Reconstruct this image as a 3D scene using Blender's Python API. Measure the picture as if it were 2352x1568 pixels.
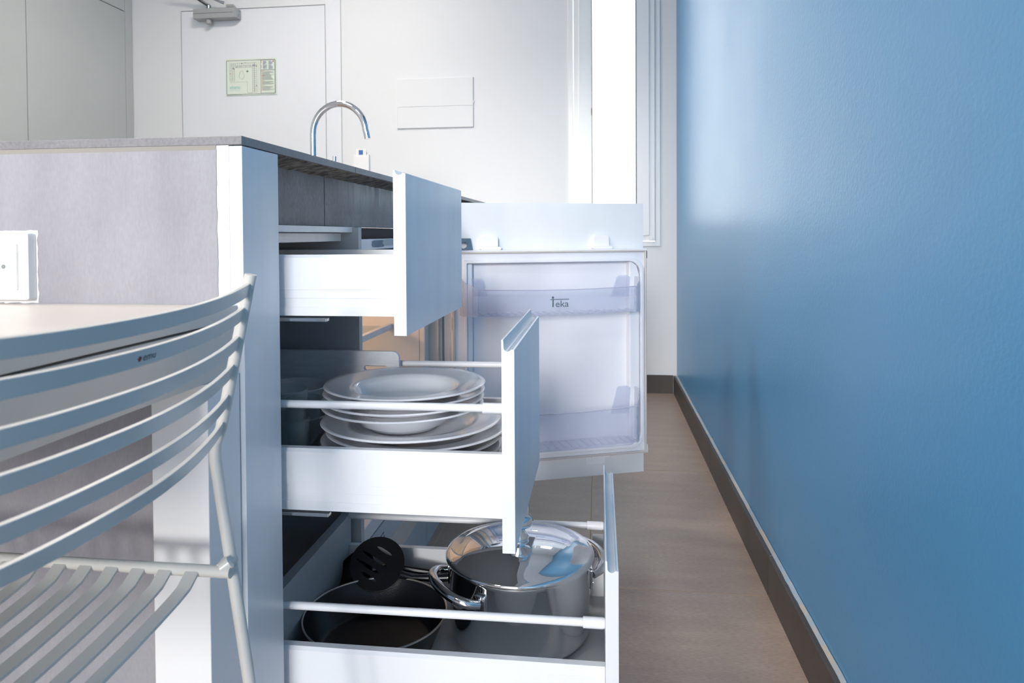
import bpy, bmesh, math, random
from mathutils import Vector, Matrix, noise

for o in list(bpy.data.objects): bpy.data.objects.remove(o, do_unlink=True)
scene = bpy.context.scene
COL = scene.collection
random.seed(7)

# ------------------------------------------------------------------ camera
YAW, PITCH, ROLL = 0.1231, 0.0197, 0.0057       # radians, fitted to the photograph's vanishing points
FPX, CYPX, CAMH = 1620.0, 570.04, 0.80          # focal length / principal row in pixels of 2352x1568
fwd = Vector((-math.sin(YAW)*math.cos(PITCH), math.cos(YAW)*math.cos(PITCH), -math.sin(PITCH)))
rgt = Vector((math.cos(YAW), math.sin(YAW), 0)); dwn = fwd.cross(rgt)
r2 = rgt*math.cos(ROLL) + dwn*math.sin(ROLL); d2 = dwn*math.cos(ROLL) - rgt*math.sin(ROLL)
cam_d = bpy.data.cameras.new('camera'); cam = bpy.data.objects.new('camera', cam_d); COL.objects.link(cam)
m = Matrix((r2, -d2, -fwd)).transposed().to_4x4(); m.translation = Vector((0, 0, CAMH)); cam.matrix_world = m
cam_d.sensor_fit = 'HORIZONTAL'; cam_d.sensor_width = 36.0; cam_d.lens = 36.0*FPX/2352.0
cam_d.shift_y = -(784.0-CYPX)/2352.0
cam_d.clip_start = 0.02
cam_d.dof.use_dof = True; cam_d.dof.focus_distance = 1.15; cam_d.dof.aperture_fstop = 11.0
scene.camera = cam

# ------------------------------------------------------------------ world, sun, exposure
def lin(h):
    out = []
    for i in (0, 2, 4):
        c = int(h[i:i+2], 16)/255.0
        out.append(c/12.92 if c <= 0.04045 else ((c+0.055)/1.055)**2.4)
    return tuple(out) + (1.0,)
world = bpy.data.worlds.new('sky'); scene.world = world; world.use_nodes = True
bg = world.node_tree.nodes['Background']; bg.inputs[0].default_value = (0.92, 0.96, 1.0, 1); bg.inputs[1].default_value = 4.6
sun_d = bpy.data.lights.new('sun', 'SUN'); sun_d.energy = 2.0; sun_d.angle = math.radians(11); sun_d.color = (1.0, 0.965, 0.93)
sun = bpy.data.objects.new('sun', sun_d); COL.objects.link(sun)
sdir = Vector((0.045, 1.0, -0.195)).normalized()
sun.rotation_euler = sdir.to_track_quat('-Z', 'Y').to_euler()
scene.view_settings.view_transform = 'Standard'; scene.view_settings.look = 'None'
scene.view_settings.gamma = 1.0; scene.view_settings.use_curve_mapping = False
scene.view_settings.exposure = 0.0

# ------------------------------------------------------------------ materials
MATS = {}
def nodes_of(mt):
    return mt.node_tree.nodes, mt.node_tree.links
def mat(name, hexc, rough=0.5, metal=0.0, var=None, vscale=6.0, stretch=(1, 1, 1), bump=0.0, bscale=200.0, coat=0.0,
        spec=0.5, rvar=0.0, emit=None, fine=0.0):
    """Principled material; var = second colour mixed in by stretched noise; bump = fine relief."""
    mt = bpy.data.materials.new(name); mt.use_nodes = True
    N, L = nodes_of(mt); b = N['Principled BSDF']
    b.inputs['Base Color'].default_value = lin(hexc); b.inputs['Roughness'].default_value = rough
    b.inputs['Metallic'].default_value = metal; b.inputs['Specular IOR Level'].default_value = spec
    b.inputs['Coat Weight'].default_value = coat; b.inputs['Coat Roughness'].default_value = 0.1
    tc = N.new('ShaderNodeTexCoord'); mp = N.new('ShaderNodeMapping'); mp.inputs['Scale'].default_value = stretch
    L.new(tc.outputs['Object'], mp.inputs['Vector'])
    if var:
        nz = N.new('ShaderNodeTexNoise'); nz.inputs['Scale'].default_value = vscale; nz.inputs['Detail'].default_value = 6
        L.new(mp.outputs[0], nz.inputs['Vector'])
        rp = N.new('ShaderNodeValToRGB'); rp.color_ramp.elements[0].position = 0.36; rp.color_ramp.elements[1].position = 0.66
        rp.color_ramp.elements[0].color = lin(hexc); rp.color_ramp.elements[1].color = lin(var)
        L.new(nz.outputs['Fac'], rp.inputs[0]); col = rp.outputs[0]
        if fine:
            n2 = N.new('ShaderNodeTexNoise'); n2.inputs['Scale'].default_value = vscale*22; n2.inputs['Detail'].default_value = 3
            L.new(mp.outputs[0], n2.inputs['Vector'])
            mx = N.new('ShaderNodeMix'); mx.data_type = 'RGBA'; mx.blend_type = 'OVERLAY'; mx.inputs['Factor'].default_value = fine
            L.new(col, mx.inputs[6]); L.new(n2.outputs['Fac'], mx.inputs[7]); col = mx.outputs[2]
        L.new(col, b.inputs['Base Color'])
        if rvar:
            mr = N.new('ShaderNodeMapRange'); mr.inputs[3].default_value = rough-rvar; mr.inputs[4].default_value = rough+rvar
            L.new(nz.outputs['Fac'], mr.inputs[0]); L.new(mr.outputs[0], b.inputs['Roughness'])
    if bump:
        n3 = N.new('ShaderNodeTexNoise'); n3.inputs['Scale'].default_value = bscale; n3.inputs['Detail'].default_value = 4
        L.new(mp.outputs[0], n3.inputs['Vector'])
        bp = N.new('ShaderNodeBump'); bp.inputs['Strength'].default_value = bump; bp.inputs['Distance'].default_value = 0.002
        L.new(n3.outputs['Fac'], bp.inputs['Height']); L.new(bp.outputs[0], b.inputs['Normal'])
    if emit:
        b.inputs['Emission Color'].default_value = lin(emit[0]); b.inputs['Emission Strength'].default_value = emit[1]
    MATS[name] = mt
    return mt
def glassy(name, tint, rough, opac, hi=0.55):
    """Clear or frosted plastic / thin glass: fresnel mix of transparent and a principled surface."""
    mt = bpy.data.materials.new(name); mt.use_nodes = True
    N, L = nodes_of(mt); b = N['Principled BSDF']; out = N['Material Output']
    b.inputs['Base Color'].default_value = lin(tint); b.inputs['Roughness'].default_value = rough
    tr = N.new('ShaderNodeBsdfTransparent'); tr.inputs[0].default_value = lin(tint)
    lw = N.new('ShaderNodeLayerWeight'); lw.inputs[0].default_value = 0.35
    mr = N.new('ShaderNodeMapRange'); mr.inputs[3].default_value = opac; mr.inputs[4].default_value = min(1.0, opac+hi)
    L.new(lw.outputs['Facing'], mr.inputs[0])
    mx = N.new('ShaderNodeMixShader'); L.new(mr.outputs[0], mx.inputs[0]); L.new(tr.outputs[0], mx.inputs[1]); L.new(b.outputs[0], mx.inputs[2])
    L.new(mx.outputs[0], out.inputs[0]); MATS[name] = mt
    return mt

mat('blue_wall', '4c90c0', 0.34, var='5194c3', vscale=3, bump=0.20, bscale=150, spec=0.75, rvar=0.06)
mat('white_wall', 'e6e8ea', 0.55, bump=0.05, bscale=140)
mat('ceiling_white', 'f0f1f2', 0.8)
mat('gloss_white', 'eaecf1', 0.34)
mat('satin_white', 'e9ecf1', 0.32)
mat('plastic_white', 'eff1f6', 0.35)
mat('front_white', 'e6eaef', 0.30, var='dfe4ea', vscale=4, stretch=(1, 6, 1))
mat('table_white', 'd4ccc5', 0.35)
mat('leg_white', 'ededee', 0.5)
mat('carcass', 'bcc0c4', 0.5)
mat('wardrobe_grey', 'bfc3c1', 0.42, var='babebc', vscale=2)
mat('plaster_white', 'f2f2f3', 0.7, bump=0.2, bscale=160)
mat('grey_coat', '94939a', 0.6, var='9f9ea5', vscale=7, stretch=(2.2, 1, 0.8), bump=0.08, bscale=300, fine=0.12)
mat('grey_tile', '7b7a7e', 0.42, var='858488', vscale=14, stretch=(1, 1, 1), bump=0.06, bscale=400, fine=0.3)
mat('apron_tile', '67676b', 0.45, var='7d7d80', vscale=10, stretch=(1, 1, 0.6), bump=0.10, bscale=300, fine=0.45)
mat('mortar', '4b4540', 0.9, var='968c82', vscale=75, bump=0.9, bscale=160)
mat('grout_light', '96938d', 0.9)
mat('floor_tile', '9c897d', 0.38, var='a59487', vscale=4, stretch=(1, 5, 1), bump=0.10, bscale=160, fine=0.35, rvar=0.06)
mat('floor_grout', 'c2a886', 0.9)
mat('skirting_tile', '3f3a37', 0.45, var='494340', vscale=8, bump=0.08, fine=0.3)
mat('skirting_grout', 'b3aca3', 0.85, var='8fa9bd', vscale=25)
mat('chair_paint', 'd0cec9', 0.28, spec=0.5)
mat('chrome', 'e6e8ea', 0.04, 1.0)
mat('steel', 'c9cacb', 0.13, 1.0)
mat('steel_polished', 'dcdddf', 0.05, 1.0)
mat('closer_grey', 'a6a8a9', 0.45, 0.0)
mat('closer_dark', '55565a', 0.35, 0.7)
mat('porcelain', 'e9ecf2', 0.08, coat=0.5)
mat('board_white', 'e6e8ee', 0.4, var='dcdfe8', vscale=40, stretch=(1, 1, 4), bump=0.15, bscale=120)
mat('nonstick', '14141a', 0.30, bump=0.15, bscale=500)
mat('pan_rim', 'b9b4b0', 0.3, 0.8)
mat('nylon_black', '121318', 0.30)
mat('black', '101114', 0.6)
mat('dark_gap', '1a1a1c', 0.9)
mat('fridge_white', 'e9edf6', 0.30)
mat('fridge_liner', 'e6e5e6', 0.35)
mat('gasket', 'c9c6c4', 0.5)
mat('hinge_metal', '8e979e', 0.25, 1.0)
mat('plinth', 'b9c4cc', 0.35)
mat('base_board', 'd8ccc4', 0.45)
mat('paint_smear', '71828f', 0.6, var='8494a0', vscale=60, bump=0.3)
mat('filler_smear', 'cfd2ce', 0.7, bump=0.4)
mat('socket_white', 'f4f4f4', 0.3)
mat('brass', 'b9a98a', 0.3, 0.9)
mat('sign_paper', 'e2ebdd', 0.4)
mat('ink_grey', '868c8c', 0.6); mat('ink_dark', '555b66', 0.6); mat('ink_blue', '7f84a6', 0.6)
mat('ink_orange', 'c98a6c', 0.6); mat('ink_red', 'b05560', 0.6); mat('ink_green', '4f7a5c', 0.6)
mat('ink_teal', '74bfbe', 0.6); mat('ink_teal_pale', 'c3e2da', 0.6); mat('ink_black', '20242a', 0.5); mat('logo_grey', '4e6470', 0.5)
mat('logo_red', '7a1c26', 0.5); mat('card_blue', '3f6fb5', 0.4); mat('tag_plate', '60707e', 0.15)
mat('window_frame', 'eef1f3', 0.3)
mat('seal_dark', '4b4c4a', 0.6)
mat('lamp_lens', 'ffe2c0', 0.4, emit=('ffc890', 6.0))
mat('lamp_diffuser', 'fff0dc', 0.4, emit=('fff6ec', 62.0))
glassy('bin_plastic', 'f3f5fb', 0.20, 0.12, hi=0.45)
glassy('bin_edge', 'dcdff0', 0.10, 0.55)
glassy('glass_clear', 'f4f7f7', 0.02, 0.015, hi=0.30)
glassy('window_glass', 'ffffff', 0.02, 0.03)

# ------------------------------------------------------------------ mesh helpers
class MB:
    """Collects geometry in world coordinates; build() makes ONE mesh object of it."""
    def __init__(self): self.v = []; self.f = []
    def add(self, vs, fs):
        o = len(self.v); self.v += [tuple(p) for p in vs]; self.f += [tuple(i+o for i in f) for f in fs]; return self
    def box(self, x0, x1, y0, y1, z0, z1):
        vs = [(x, y, z) for z in (z0, z1) for y in (y0, y1) for x in (x0, x1)]
        return self.add(vs, [(0, 2, 3, 1), (4, 5, 7, 6), (0, 1, 5, 4), (2, 6, 7, 3), (0, 4, 6, 2), (1, 3, 7, 5)])
    def prism(self, poly, fn, h0, h1):
        """poly: 2-D outline (ccw), fn(a, b, h) -> 3-D point; extruded from h0 to h1."""
        n = len(poly); vs = [fn(a, b, h0) for a, b in poly] + [fn(a, b, h1) for a, b in poly]
        fs = [tuple(range(n-1, -1, -1)), tuple(range(n, 2*n))] + [(i, (i+1) % n, n+(i+1) % n, n+i) for i in range(n)]
        return self.add(vs, fs)
    def holed(self, outer, holes, fn, h0, h1):
        """plate with holes: outline and hole loops in 2-D."""
        bm = bmesh.new(); loops = [outer]+holes; es = []; tops = []
        for lp in loops:
            vs = [bm.verts.new((a, b, 0)) for a, b in lp]; tops.append(vs)
            for i in range(len(vs)): es.append(bm.edges.new((vs[i], vs[(i+1) % len(vs)])))
        bmesh.ops.triangle_fill(bm, use_beauty=True, use_dissolve=False, edges=es)
        bm.verts.index_update(); pts = [(v.co.x, v.co.y) for v in bm.verts]; n = len(pts)
        tris = [[v.index for v in f.verts] for f in bm.faces]
        fs = []
        for tr in tris:
            a, b, c = (pts[i] for i in tr)
            if (b[0]-a[0])*(c[1]-a[1])-(b[1]-a[1])*(c[0]-a[0]) < 0: tr = tr[::-1]
            fs.append(tuple(i+n for i in tr)); fs.append(tuple(tr[::-1]))
        for vs in tops:
            k = len(vs)
            for i in range(k):
                a, b = vs[i].index, vs[(i+1) % k].index; fs.append((a, b, b+n, a+n))
        bm.free()
        return self.add([fn(a, b, h0) for a, b in pts]+[fn(a, b, h1) for a, b in pts], fs)
    def tube(self, path, r, seg=12, closed=False, cap=True):
        P = [Vector(p) for p in path]; n = len(P); R = r if isinstance(r, (list, tuple)) else [r]*n
        T = []
        for i in range(n):
            a = P[(i-1) % n] if (closed or i > 0) else P[i]; b = P[(i+1) % n] if (closed or i < n-1) else P[i]
            T.append((b-a).normalized())
        up = Vector((0, 0, 1)) if abs(T[0].z) < 0.9 else Vector((1, 0, 0))
        u = T[0].cross(up).normalized(); vs = []
        for i in range(n):
            u = (u - T[i]*u.dot(T[i])).normalized(); w = T[i].cross(u)
            for k in range(seg):
                a = 2*math.pi*k/seg; vs.append(P[i]+(u*math.cos(a)+w*math.sin(a))*R[i])
        fs = []
        for i in range(n if closed else n-1):
            j = (i+1) % n
            for k in range(seg): fs.append((i*seg+k, i*seg+(k+1) % seg, j*seg+(k+1) % seg, j*seg+k))
        if cap and not closed: fs.append(tuple(range(seg-1, -1, -1))); fs.append(tuple((n-1)*seg+k for k in range(seg)))
        return self.add(vs, fs)
    def strip(self, path, wvec, hvec):
        """rectangular bar swept along path; wvec, hvec = full width / height vectors per point."""
        vs = []; n = len(path)
        for p, w, h in zip(path, wvec, hvec):
            p, w, h = Vector(p), Vector(w)/2, Vector(h)/2; vs += [p-w-h, p+w-h, p+w+h, p-w+h]
        fs = [(0, 1, 2, 3), tuple((n-1)*4+k for k in (3, 2, 1, 0))]
        for i in range(n-1):
            for k in range(4): fs.append((i*4+k, (i+1)*4+k, (i+1)*4+(k+1) % 4, i*4+(k+1) % 4))
        return self.add(vs, fs)
    def lathe(self, prof, c=(0, 0, 0), seg=48):
        """profile of (r, z), revolved about the vertical through c."""
        vs = []; ring = []
        for r, z in prof:
            if r < 1e-6: ring.append([len(vs)]); vs.append((c[0], c[1], c[2]+z))
            else:
                ring.append(list(range(len(vs), len(vs)+seg)))
                vs += [(c[0]+r*math.cos(2*math.pi*k/seg), c[1]+r*math.sin(2*math.pi*k/seg), c[2]+z) for k in range(seg)]
        fs = []
        for a, b in zip(ring, ring[1:]):
            for k in range(seg):
                k2 = (k+1) % seg
                if len(a) == 1 and len(b) == 1: break
                if len(a) == 1: fs.append((a[0], b[k2], b[k]))
                elif len(b) == 1: fs.append((a[k], a[k2], b[0]))
                else: fs.append((a[k], a[k2], b[k2], b[k]))
        return self.add(vs, fs)
    def build(self, name, material, parent=None, bevel=0.0, seg=2, smooth=35, fixn=True):
        me = bpy.data.meshes.new(name); me.from_pydata(self.v, [], self.f)
        bm = bmesh.new(); bm.from_mesh(me); bmesh.ops.remove_doubles(bm, verts=bm.verts, dist=1e-6)
        if fixn: bmesh.ops.recalc_face_normals(bm, faces=bm.faces)
        bm.to_mesh(me); bm.free()
        if smooth:
            me.shade_smooth(); me.set_sharp_from_angle(angle=math.radians(smooth))
        me.materials.append(MATS[material])
        o = bpy.data.objects.new(name, me); COL.objects.link(o)
        if parent: put(o, parent)
        if bevel:
            md = o.modifiers.new('bevel', 'BEVEL'); md.width = bevel; md.segments = seg; md.limit_method = 'ANGLE'
            md.angle_limit = math.radians(40); md.harden_normals = True
        return o
def world_loc(o):
    p = Vector(o.location)
    while o.parent: o = o.parent; p += Vector(o.location)
    return p
def put(o, parent):
    o.parent = parent
    o.matrix_parent_inverse = Matrix.Translation(-world_loc(parent)) if parent.get('_loc') else Matrix.Identity(4)
def tag(o, label, cat, group=None):
    o['label'] = label; o['category'] = cat
    if group: o['group'] = group
    return o
def thing(name, label, cat, loc=(0, 0, 0), group=None):
    o = bpy.data.objects.new(name, None); COL.objects.link(o); o.location = loc; o.empty_display_size = 0.05
    o['_loc'] = 1
    return tag(o, label, cat, group)
def struct(o): o['kind'] = 'structure'; return o
def clean(o):
    if '_loc' in o: del o['_loc']
def box(name, x0, x1, y0, y1, z0, z1, material, parent=None, bevel=0.0, smooth=35):
    return MB().box(x0, x1, y0, y1, z0, z1).build(name, material, parent, bevel, smooth=smooth)
def rrect(x0, x1, z0, z1, r, n=6, corners=(1, 1, 1, 1)):
    """rounded rectangle outline, ccw from bottom-left; corners = bl, br, tr, tl"""
    out = []
    for (cx, cz, a0, on, px, pz) in ((x0+r, z0+r, 180, corners[0], x0, z0), (x1-r, z0+r, 270, corners[1], x1, z0),
                                     (x1-r, z1-r, 0, corners[2], x1, z1), (x0+r, z1-r, 90, corners[3], x0, z1)):
        if not on: out.append((px, pz)); continue
        for k in range(n+1):
            a = math.radians(a0+90*k/n); out.append((cx+r*math.cos(a), cz+r*math.sin(a)))
    return out
def circle(cx, cz, r, n=24): return [(cx+r*math.cos(2*math.pi*k/n), cz+r*math.sin(2*math.pi*k/n)) for k in range(n)]
XZ = lambda y0: (lambda a, b, h: (a, y0+h, b))                 # outline in X-Z, extruded along Y
YZ = lambda x0: (lambda a, b, h: (x0+h, a, b))
def text_polys(body, size, squash=1.0):
    cu = bpy.data.curves.new('lettering', 'FONT'); cu.body = body; cu.size = size; cu.resolution_u = 3
    ob = bpy.data.objects.new('lettering', cu); COL.objects.link(ob)
    dg = bpy.context.evaluated_depsgraph_get(); dg.update(); me = bpy.data.meshes.new_from_object(ob.evaluated_get(dg))
    vs = [(v.co.x*squash, v.co.y) for v in me.vertices]; fs = [tuple(p.vertices) for p in me.polygons]
    bpy.data.objects.remove(ob, do_unlink=True); bpy.data.curves.remove(cu); bpy.data.meshes.remove(me)
    return vs, fs

# ================================================================== THE ROOM
XW, YB, CEIL, YR = 0.384, 3.598, 2.55, -2.45
XL = -3.16
# floor with tiles
floor = struct(box('floor', XL-.1, XW+.1, YR-.1, YB+.1, -0.12, -0.0007, 'floor_grout'))
tile_mesh = {}
xs = [-0.0255+0.40*k for k in range(-8, 2)]; xs[-1] = XW-.004
ys = [1.5965+0.815*k for k in range(-5, 3)] + [YB-.002]
for i in range(len(xs)-1):
    for j in range(len(ys)-1):
        if xs[i] < XL: continue
        w, l = xs[i+1]-xs[i]-0.003, ys[j+1]-ys[j]-0.003
        key = (round(w, 3), round(l, 3))
        if key not in tile_mesh:
            t = box('floor_tile', -w/2, w/2, -l/2, l/2, -0.012, 0.0, 'floor_tile', floor, bevel=0.0006); tile_mesh[key] = t.data
        else:
            t = bpy.data.objects.new('floor_tile', tile_mesh[key]); COL.objects.link(t); t.parent = floor
        t.location = ((xs[i]+xs[i+1])/2, (ys[j]+ys[j+1])/2, 0)

# walls
wall_right = struct(box('wall_right', XW, XW+.12, YR-.1, YB+.1, 0, CEIL, 'blue_wall'))
mb = MB()
WX0, WX1, WZ0, WZ1 = -0.150, 0.300, 0.740, 2.20           # window opening
DX0, DX1, DZ1 = -2.2477, -1.431, 2.019                    # door opening
for a in ((XL, DX0, 0, CEIL), (DX0, DX1, DZ1, CEIL), (DX1, WX0, 0, CEIL), (WX0, WX1, 0, WZ0), (WX0, WX1, WZ1, CEIL), (WX1, XW+.1, 0, CEIL)):
    mb.box(a[0], a[1], YB, YB+.15, a[2], a[3])
wall_back = struct(mb.build('wall_back', 'white_wall', smooth=0))
wall_left = struct(box('wall_left', XL-.1, XL, YR-.1, YB+.15, 0, CEIL, 'white_wall'))
ceiling = struct(box('ceiling', XL-.1, XW+.12, YR-.1, YB+.15, CEIL, CEIL+.1, 'ceiling_white'))
mb = MB()
RX0, RX1, RZ1 = -1.45, 0.06, 2.42                          # balcony opening behind the camera
for a in ((XL, RX0, 0, CEIL), (RX0, RX1, RZ1, CEIL), (RX1, XW, 0, CEIL)): mb.box(a[0], a[1], YR-.1, YR, a[2], a[3])
wall_rear = struct(mb.build('wall_rear', 'white_wall', smooth=0))
w2 = struct(MB().box(RX0, RX0+.05, YR-.08, YR-.02, 0, RZ1).box(RX1-.05, RX1, YR-.08, YR-.02, 0, RZ1).box(RX0, RX1, YR-.08, YR-.02, RZ1-.05, RZ1)
            .build('window_2', 'window_frame', bevel=.002))

# round ceiling lamps (they light table, worktop and the back wall)
for lx, ly, lb in ((-1.25, 2.45, 'round white ceiling lamp above the tap, before the door'), (-1.25, 0.85, 'round white ceiling lamp above the grey half wall and table'), (-1.25, -0.75, 'round white ceiling lamp beside the balcony opening')):
    cl = thing('ceiling_lamp', lb, 'ceiling lamp', (lx, ly, CEIL), 'round ceiling lamps')
    MB().lathe([(.205, 0), (.215, -.002), (.215, -.045), (.205, -.050), (.198, -.046), (.198, -.002)], (lx, ly, CEIL), 48).build('housing', 'gloss_white', cl)
    MB().lathe([(0, -.040), (.198, -.040), (.198, -.036), (0, -.036)], (lx, ly, CEIL), 48).build('diffuser', 'lamp_diffuser', cl)

# skirting boards of dark tile
SX = 0.3665
bb = struct(box('baseboard_right', SX+.003, XW-.0005, YR, YB-.014, 0, 0.0895, 'skirting_grout'))
seams = [YR]+[1.5965+0.815*k for k in range(-4, 3)]+[YB-.014]
for a, b in zip(seams, seams[1:]):
    t = box('skirting_tile', SX, SX+.010, a+.0012, b-.0012, 0.0008, 0.0902, 'skirting_tile', bb, bevel=.0008)
mb = MB(); n = 160; top = []                                # ragged cement bead along the top of the skirting
for i in range(n+1):
    y = 0.2+(YB-.03-0.2)*i/n; k = noise.noise((y*14, 0, 3)); k2 = noise.noise((y*30, 2, 9))
    top.append((y, 0.0918+0.0022*max(0, k)+.001*k2, SX+.0095-.0025*abs(k2)))
vs = []; fs = []
for i, (y, z, x) in enumerate(top): vs += [(x, y, 0.0885), (x, y, z-.001), (XW-.001, y, z+.003)]
for i in range(n):
    for k in (0, 1): fs.append((3*i+k, 3*i+3+k, 3*i+4+k, 3*i+1+k))
mb.add(vs, fs); mb.build('cement_bead', 'skirting_grout', bb, fixn=False)
b2 = struct(box('baseboard_back', DX1+.09, SX, YB-.010, YB-.0005, 0, 0.0895, 'skirting_grout'))
sx = SX
for a, b in ((-1.33, -0.8255), (-0.8255, -0.4255), (-0.4255, -0.0255), (-0.0255, SX-.001)):
    box('skirting_tile', a+.0012, b-.0012, YB-.014, YB-.004, 0.0008, 0.0905, 'skirting_tile', b2, bevel=.0008)

# door in the back wall, with its casing
door = struct(box('door_1', DX0+.0035, DX1-.0035, YB+.001, YB+.045, 0.006, DZ1-.0035, 'satin_white', bevel=.0012))
box('shadow_gap', DX0, DX1, YB+.05, YB+.06, 0, DZ1, 'dark_gap', door)
box('door_casing', DX1+.001, DX1+.083, YB-.003, YB+.01, 0, DZ1+.3, 'satin_white', door, bevel=.001)
struct(box('trim_1', DX1+.0835, DX1+.0865, YB-.0045, YB+.004, 0, DZ1+.3, 'carcass'))

# narrow window
win = struct(bpy.data.objects.new('window_1', None)); COL.objects.link(win)
def ring(x0, x1, z0, z1, w, y0, y1, name, material, parent, bevel=.0015):
    return MB().holed([(x0, z0), (x1, z0), (x1, z1), (x0, z1)], [[(x0+w, z0+w), (x1-w, z0+w), (x1-w, z1-w), (x0+w, z1-w)]], XZ(0), y0, y1).build(name, material, parent, bevel)
ring(-.1535, .3025, .7365, 2.205, .024, YB-.010, YB+.07, 'window_frame', 'window_frame', win)
ring(-.126, .276, .764, 2.18, .030, YB-.020, YB+.05, 'sash_frame', 'window_frame', win)
ring(-.098, .248, .790, 2.15, .064, YB-.028, YB+.03, 'sash', 'window_frame', win)
ring(-.0355, .1860, .853, 2.088, .004, YB-.029, YB+.012, 'glazing_seal', 'seal_dark', win, 0)
box('pane', -.034, .184, YB-.004, YB+.002, .855, 2.086, 'window_glass', win)
MB().prism(rrect(-.0375, -.0335, 1.395, 1.43, .0015), XZ(YB-.030), -.004, .004).build('drain_cap', 'seal_dark', win)
box('hinge_cover', .246, .262, YB-.034, YB-.014, .766, .782, 'window_frame', win, bevel=.001)

# ================================================================== DOOR FITTINGS, SIGN, PANELS ON THE BACK WALL
dc = thing('door_closer', 'grey metal door closer with folding arm on the white door', 'door closer', (-2.02, YB-.03, 1.95))
z0, z1, x0, x1 = 1.955, 2.008, -2.140, -1.905
MB().prism([(x0, z0), (x1, z0), (x1, z1), (x0, z1)], XZ(YB), -.060, -.0006).build('body', 'closer_grey', dc, bevel=.0015)
box('body_groove', x0+.001, x1-.010, YB-.0606, YB-.0598, 1.981, 1.9825, 'closer_dark', dc)
box('end_cap', x1, x1+.005, YB-.058, YB-.002, z0+.001, z1-.001, 'closer_grey', dc, bevel=.001)
for zz in (1.968, 1.978, 1.996): MB().tube([(x1+.0045, YB-.03+.012*math.sin(zz*300), zz), (x1+.006, YB-.03+.012*math.sin(zz*300), zz)], .0025, 8).build('screw', 'closer_dark', dc)
MB().lathe([(0, -.024), (.013, -.024), (.0155, -.018), (.0155, 0), (0, 0)], (-2.065, YB-.035, z0), 20).build('spindle_cap', 'closer_grey', dc)
MB().tube([(-2.065, YB-.035, z1-.001), (-2.065, YB-.035, z1+.022)], .011, 14).build('spindle', 'hinge_metal', dc)
arm = [(-2.060, YB-.036, z1+.018), (-2.085, YB-.045, z1+.034), (-2.16, YB-.10, z1+.085), (-2.20, YB-.125, z1+.112)]
MB().strip(arm, [(.016, 0, 0)]*4, [(0, 0, .010)]*4).build('arm', 'closer_dark', dc, bevel=.001)
MB().tube([(-2.20, YB-.125, z1+.104), (-2.09, YB-.085, z1+.068), (-2.045, YB-.068, z1+.055)], [.009, .009, .0085], 10).build('link_rod', 'closer_dark', dc)
MB().tube([(-2.045, YB-.068, z1+.055), (-1.995, YB-.05, z1+.035), (-1.975, YB-.04, z1+.030)], [.0055, .0055, .0075], 10).build('threaded_rod', 'hinge_metal', dc)
MB().prism(rrect(-1.972, -1.932, z1+.0125, z1+.027, .003), XZ(YB), -.026, -.0006).build('foot_bracket', 'closer_grey', dc, bevel=.001)

# evacuation plan
SXa, SXb, SZa, SZb = -1.9935, -1.7035, 1.5535, 1.7500
sg = thing('evacuation_plan', 'pale green evacuation plan sign stuck to the white door', 'sign', (-1.85, YB-.001, 1.5535))
box('plate', SXa, SXb, YB-.0028, YB+.0008, SZa, SZb, 'sign_paper', sg)
SU, SV = (SXb-SXa), (SZb-SZa)
def s2w(u, v): return SXa+u*SU, SZa+v*SV                     # u right, v up, 0..1 over the plate
class Ink:
    def __init__(self): self.mb = MB(); self.y = YB-.0034
    def rect(self, u0, v0, u1, v1):
        (a, b), (c, d) = s2w(u0, v0), s2w(u1, v1); self.mb.box(a, c, self.y, YB-.0028, b, d); return self
    def line(self, pts, w=.0011):
        for (p, q) in zip(pts, pts[1:]):
            a, b = Vector(s2w(*p)), Vector(s2w(*q)); d = (b-a).normalized() if (b-a).length else Vector((1, 0)); nn = Vector((-d.y, d.x))*w/2
            a2, b2 = a-d*w/2, b+d*w/2
            self.mb.prism([tuple(a2-nn), tuple(b2-nn), tuple(b2+nn), tuple(a2+nn)], XZ(0), self.y, YB-.0028)
        return self
    def text(self, body, u, v, size, squash=1.0, flip=1):
        vs, fs = text_polys(body, size, squash); x, z = s2w(u, v)
        self.mb.add([(x+a, self.y, z+flip*b) for a, b in vs], fs); return self
    def build(self, name, m):
        o = self.mb.build(name, m, sg, smooth=0); o['kind'] = 'stuff'; return o
k = Ink(); k.line([s for s in [(.035, .03), (.965, .03), (.975, .05), (.975, .93), (.965, .95), (.035, .95), (.025, .93), (.025, .05), (.035, .03)]], .0022); k.build('border', 'ink_dark')
k = Ink()
# building outline: three wings of rooms round a courtyard
def wing(k, u0, v0, u1, v1, nu, nv):
    for i in range(nu+1): k.line([(u0+(u1-u0)*i/nu, v0), (u0+(u1-u0)*i/nu, v1)], .0009)
    for j in range(nv+1): k.line([(u0, v0+(v1-v0)*j/nv), (u1, v0+(v1-v0)*j/nv)], .0009)
wing(k, .09, .76, .20, .88, 3, 3); wing(k, .20, .76, .53, .88, 8, 1); wing(k, .20, .76, .53, .81, 12, 1)
wing(k, .09, .40, .18, .74, 2, 8); wing(k, .53, .08, .62, .88, 2, 15); wing(k, .53, .08, .565, .88, 1, 15)
k.build('floor_plan', 'ink_grey')
k = Ink()
pool = []
for i in range(25):
    a = 2*math.pi*i/24; r = 0.06+0.018*math.cos(2*a+.2)*0; pool.append((.325+.042*math.cos(a)*(1.15 if math.sin(a) < 0 else .8) - (.012 if math.cos(a) < -.6 else 0), .555+.115*math.sin(a)))
k.line(pool, .0009); k.line([(.09, .36), (.43, .37), (.43, .09)], .0007); k.line([(.655, .07), (.655, .92)], .0006); k.build('courtyard_lines', 'ink_grey')
k = Ink()
for (u, v) in ((.215, .765), (.53, .79), (.285, .775)): k.rect(u, v, u+.012, v+.016)
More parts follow.
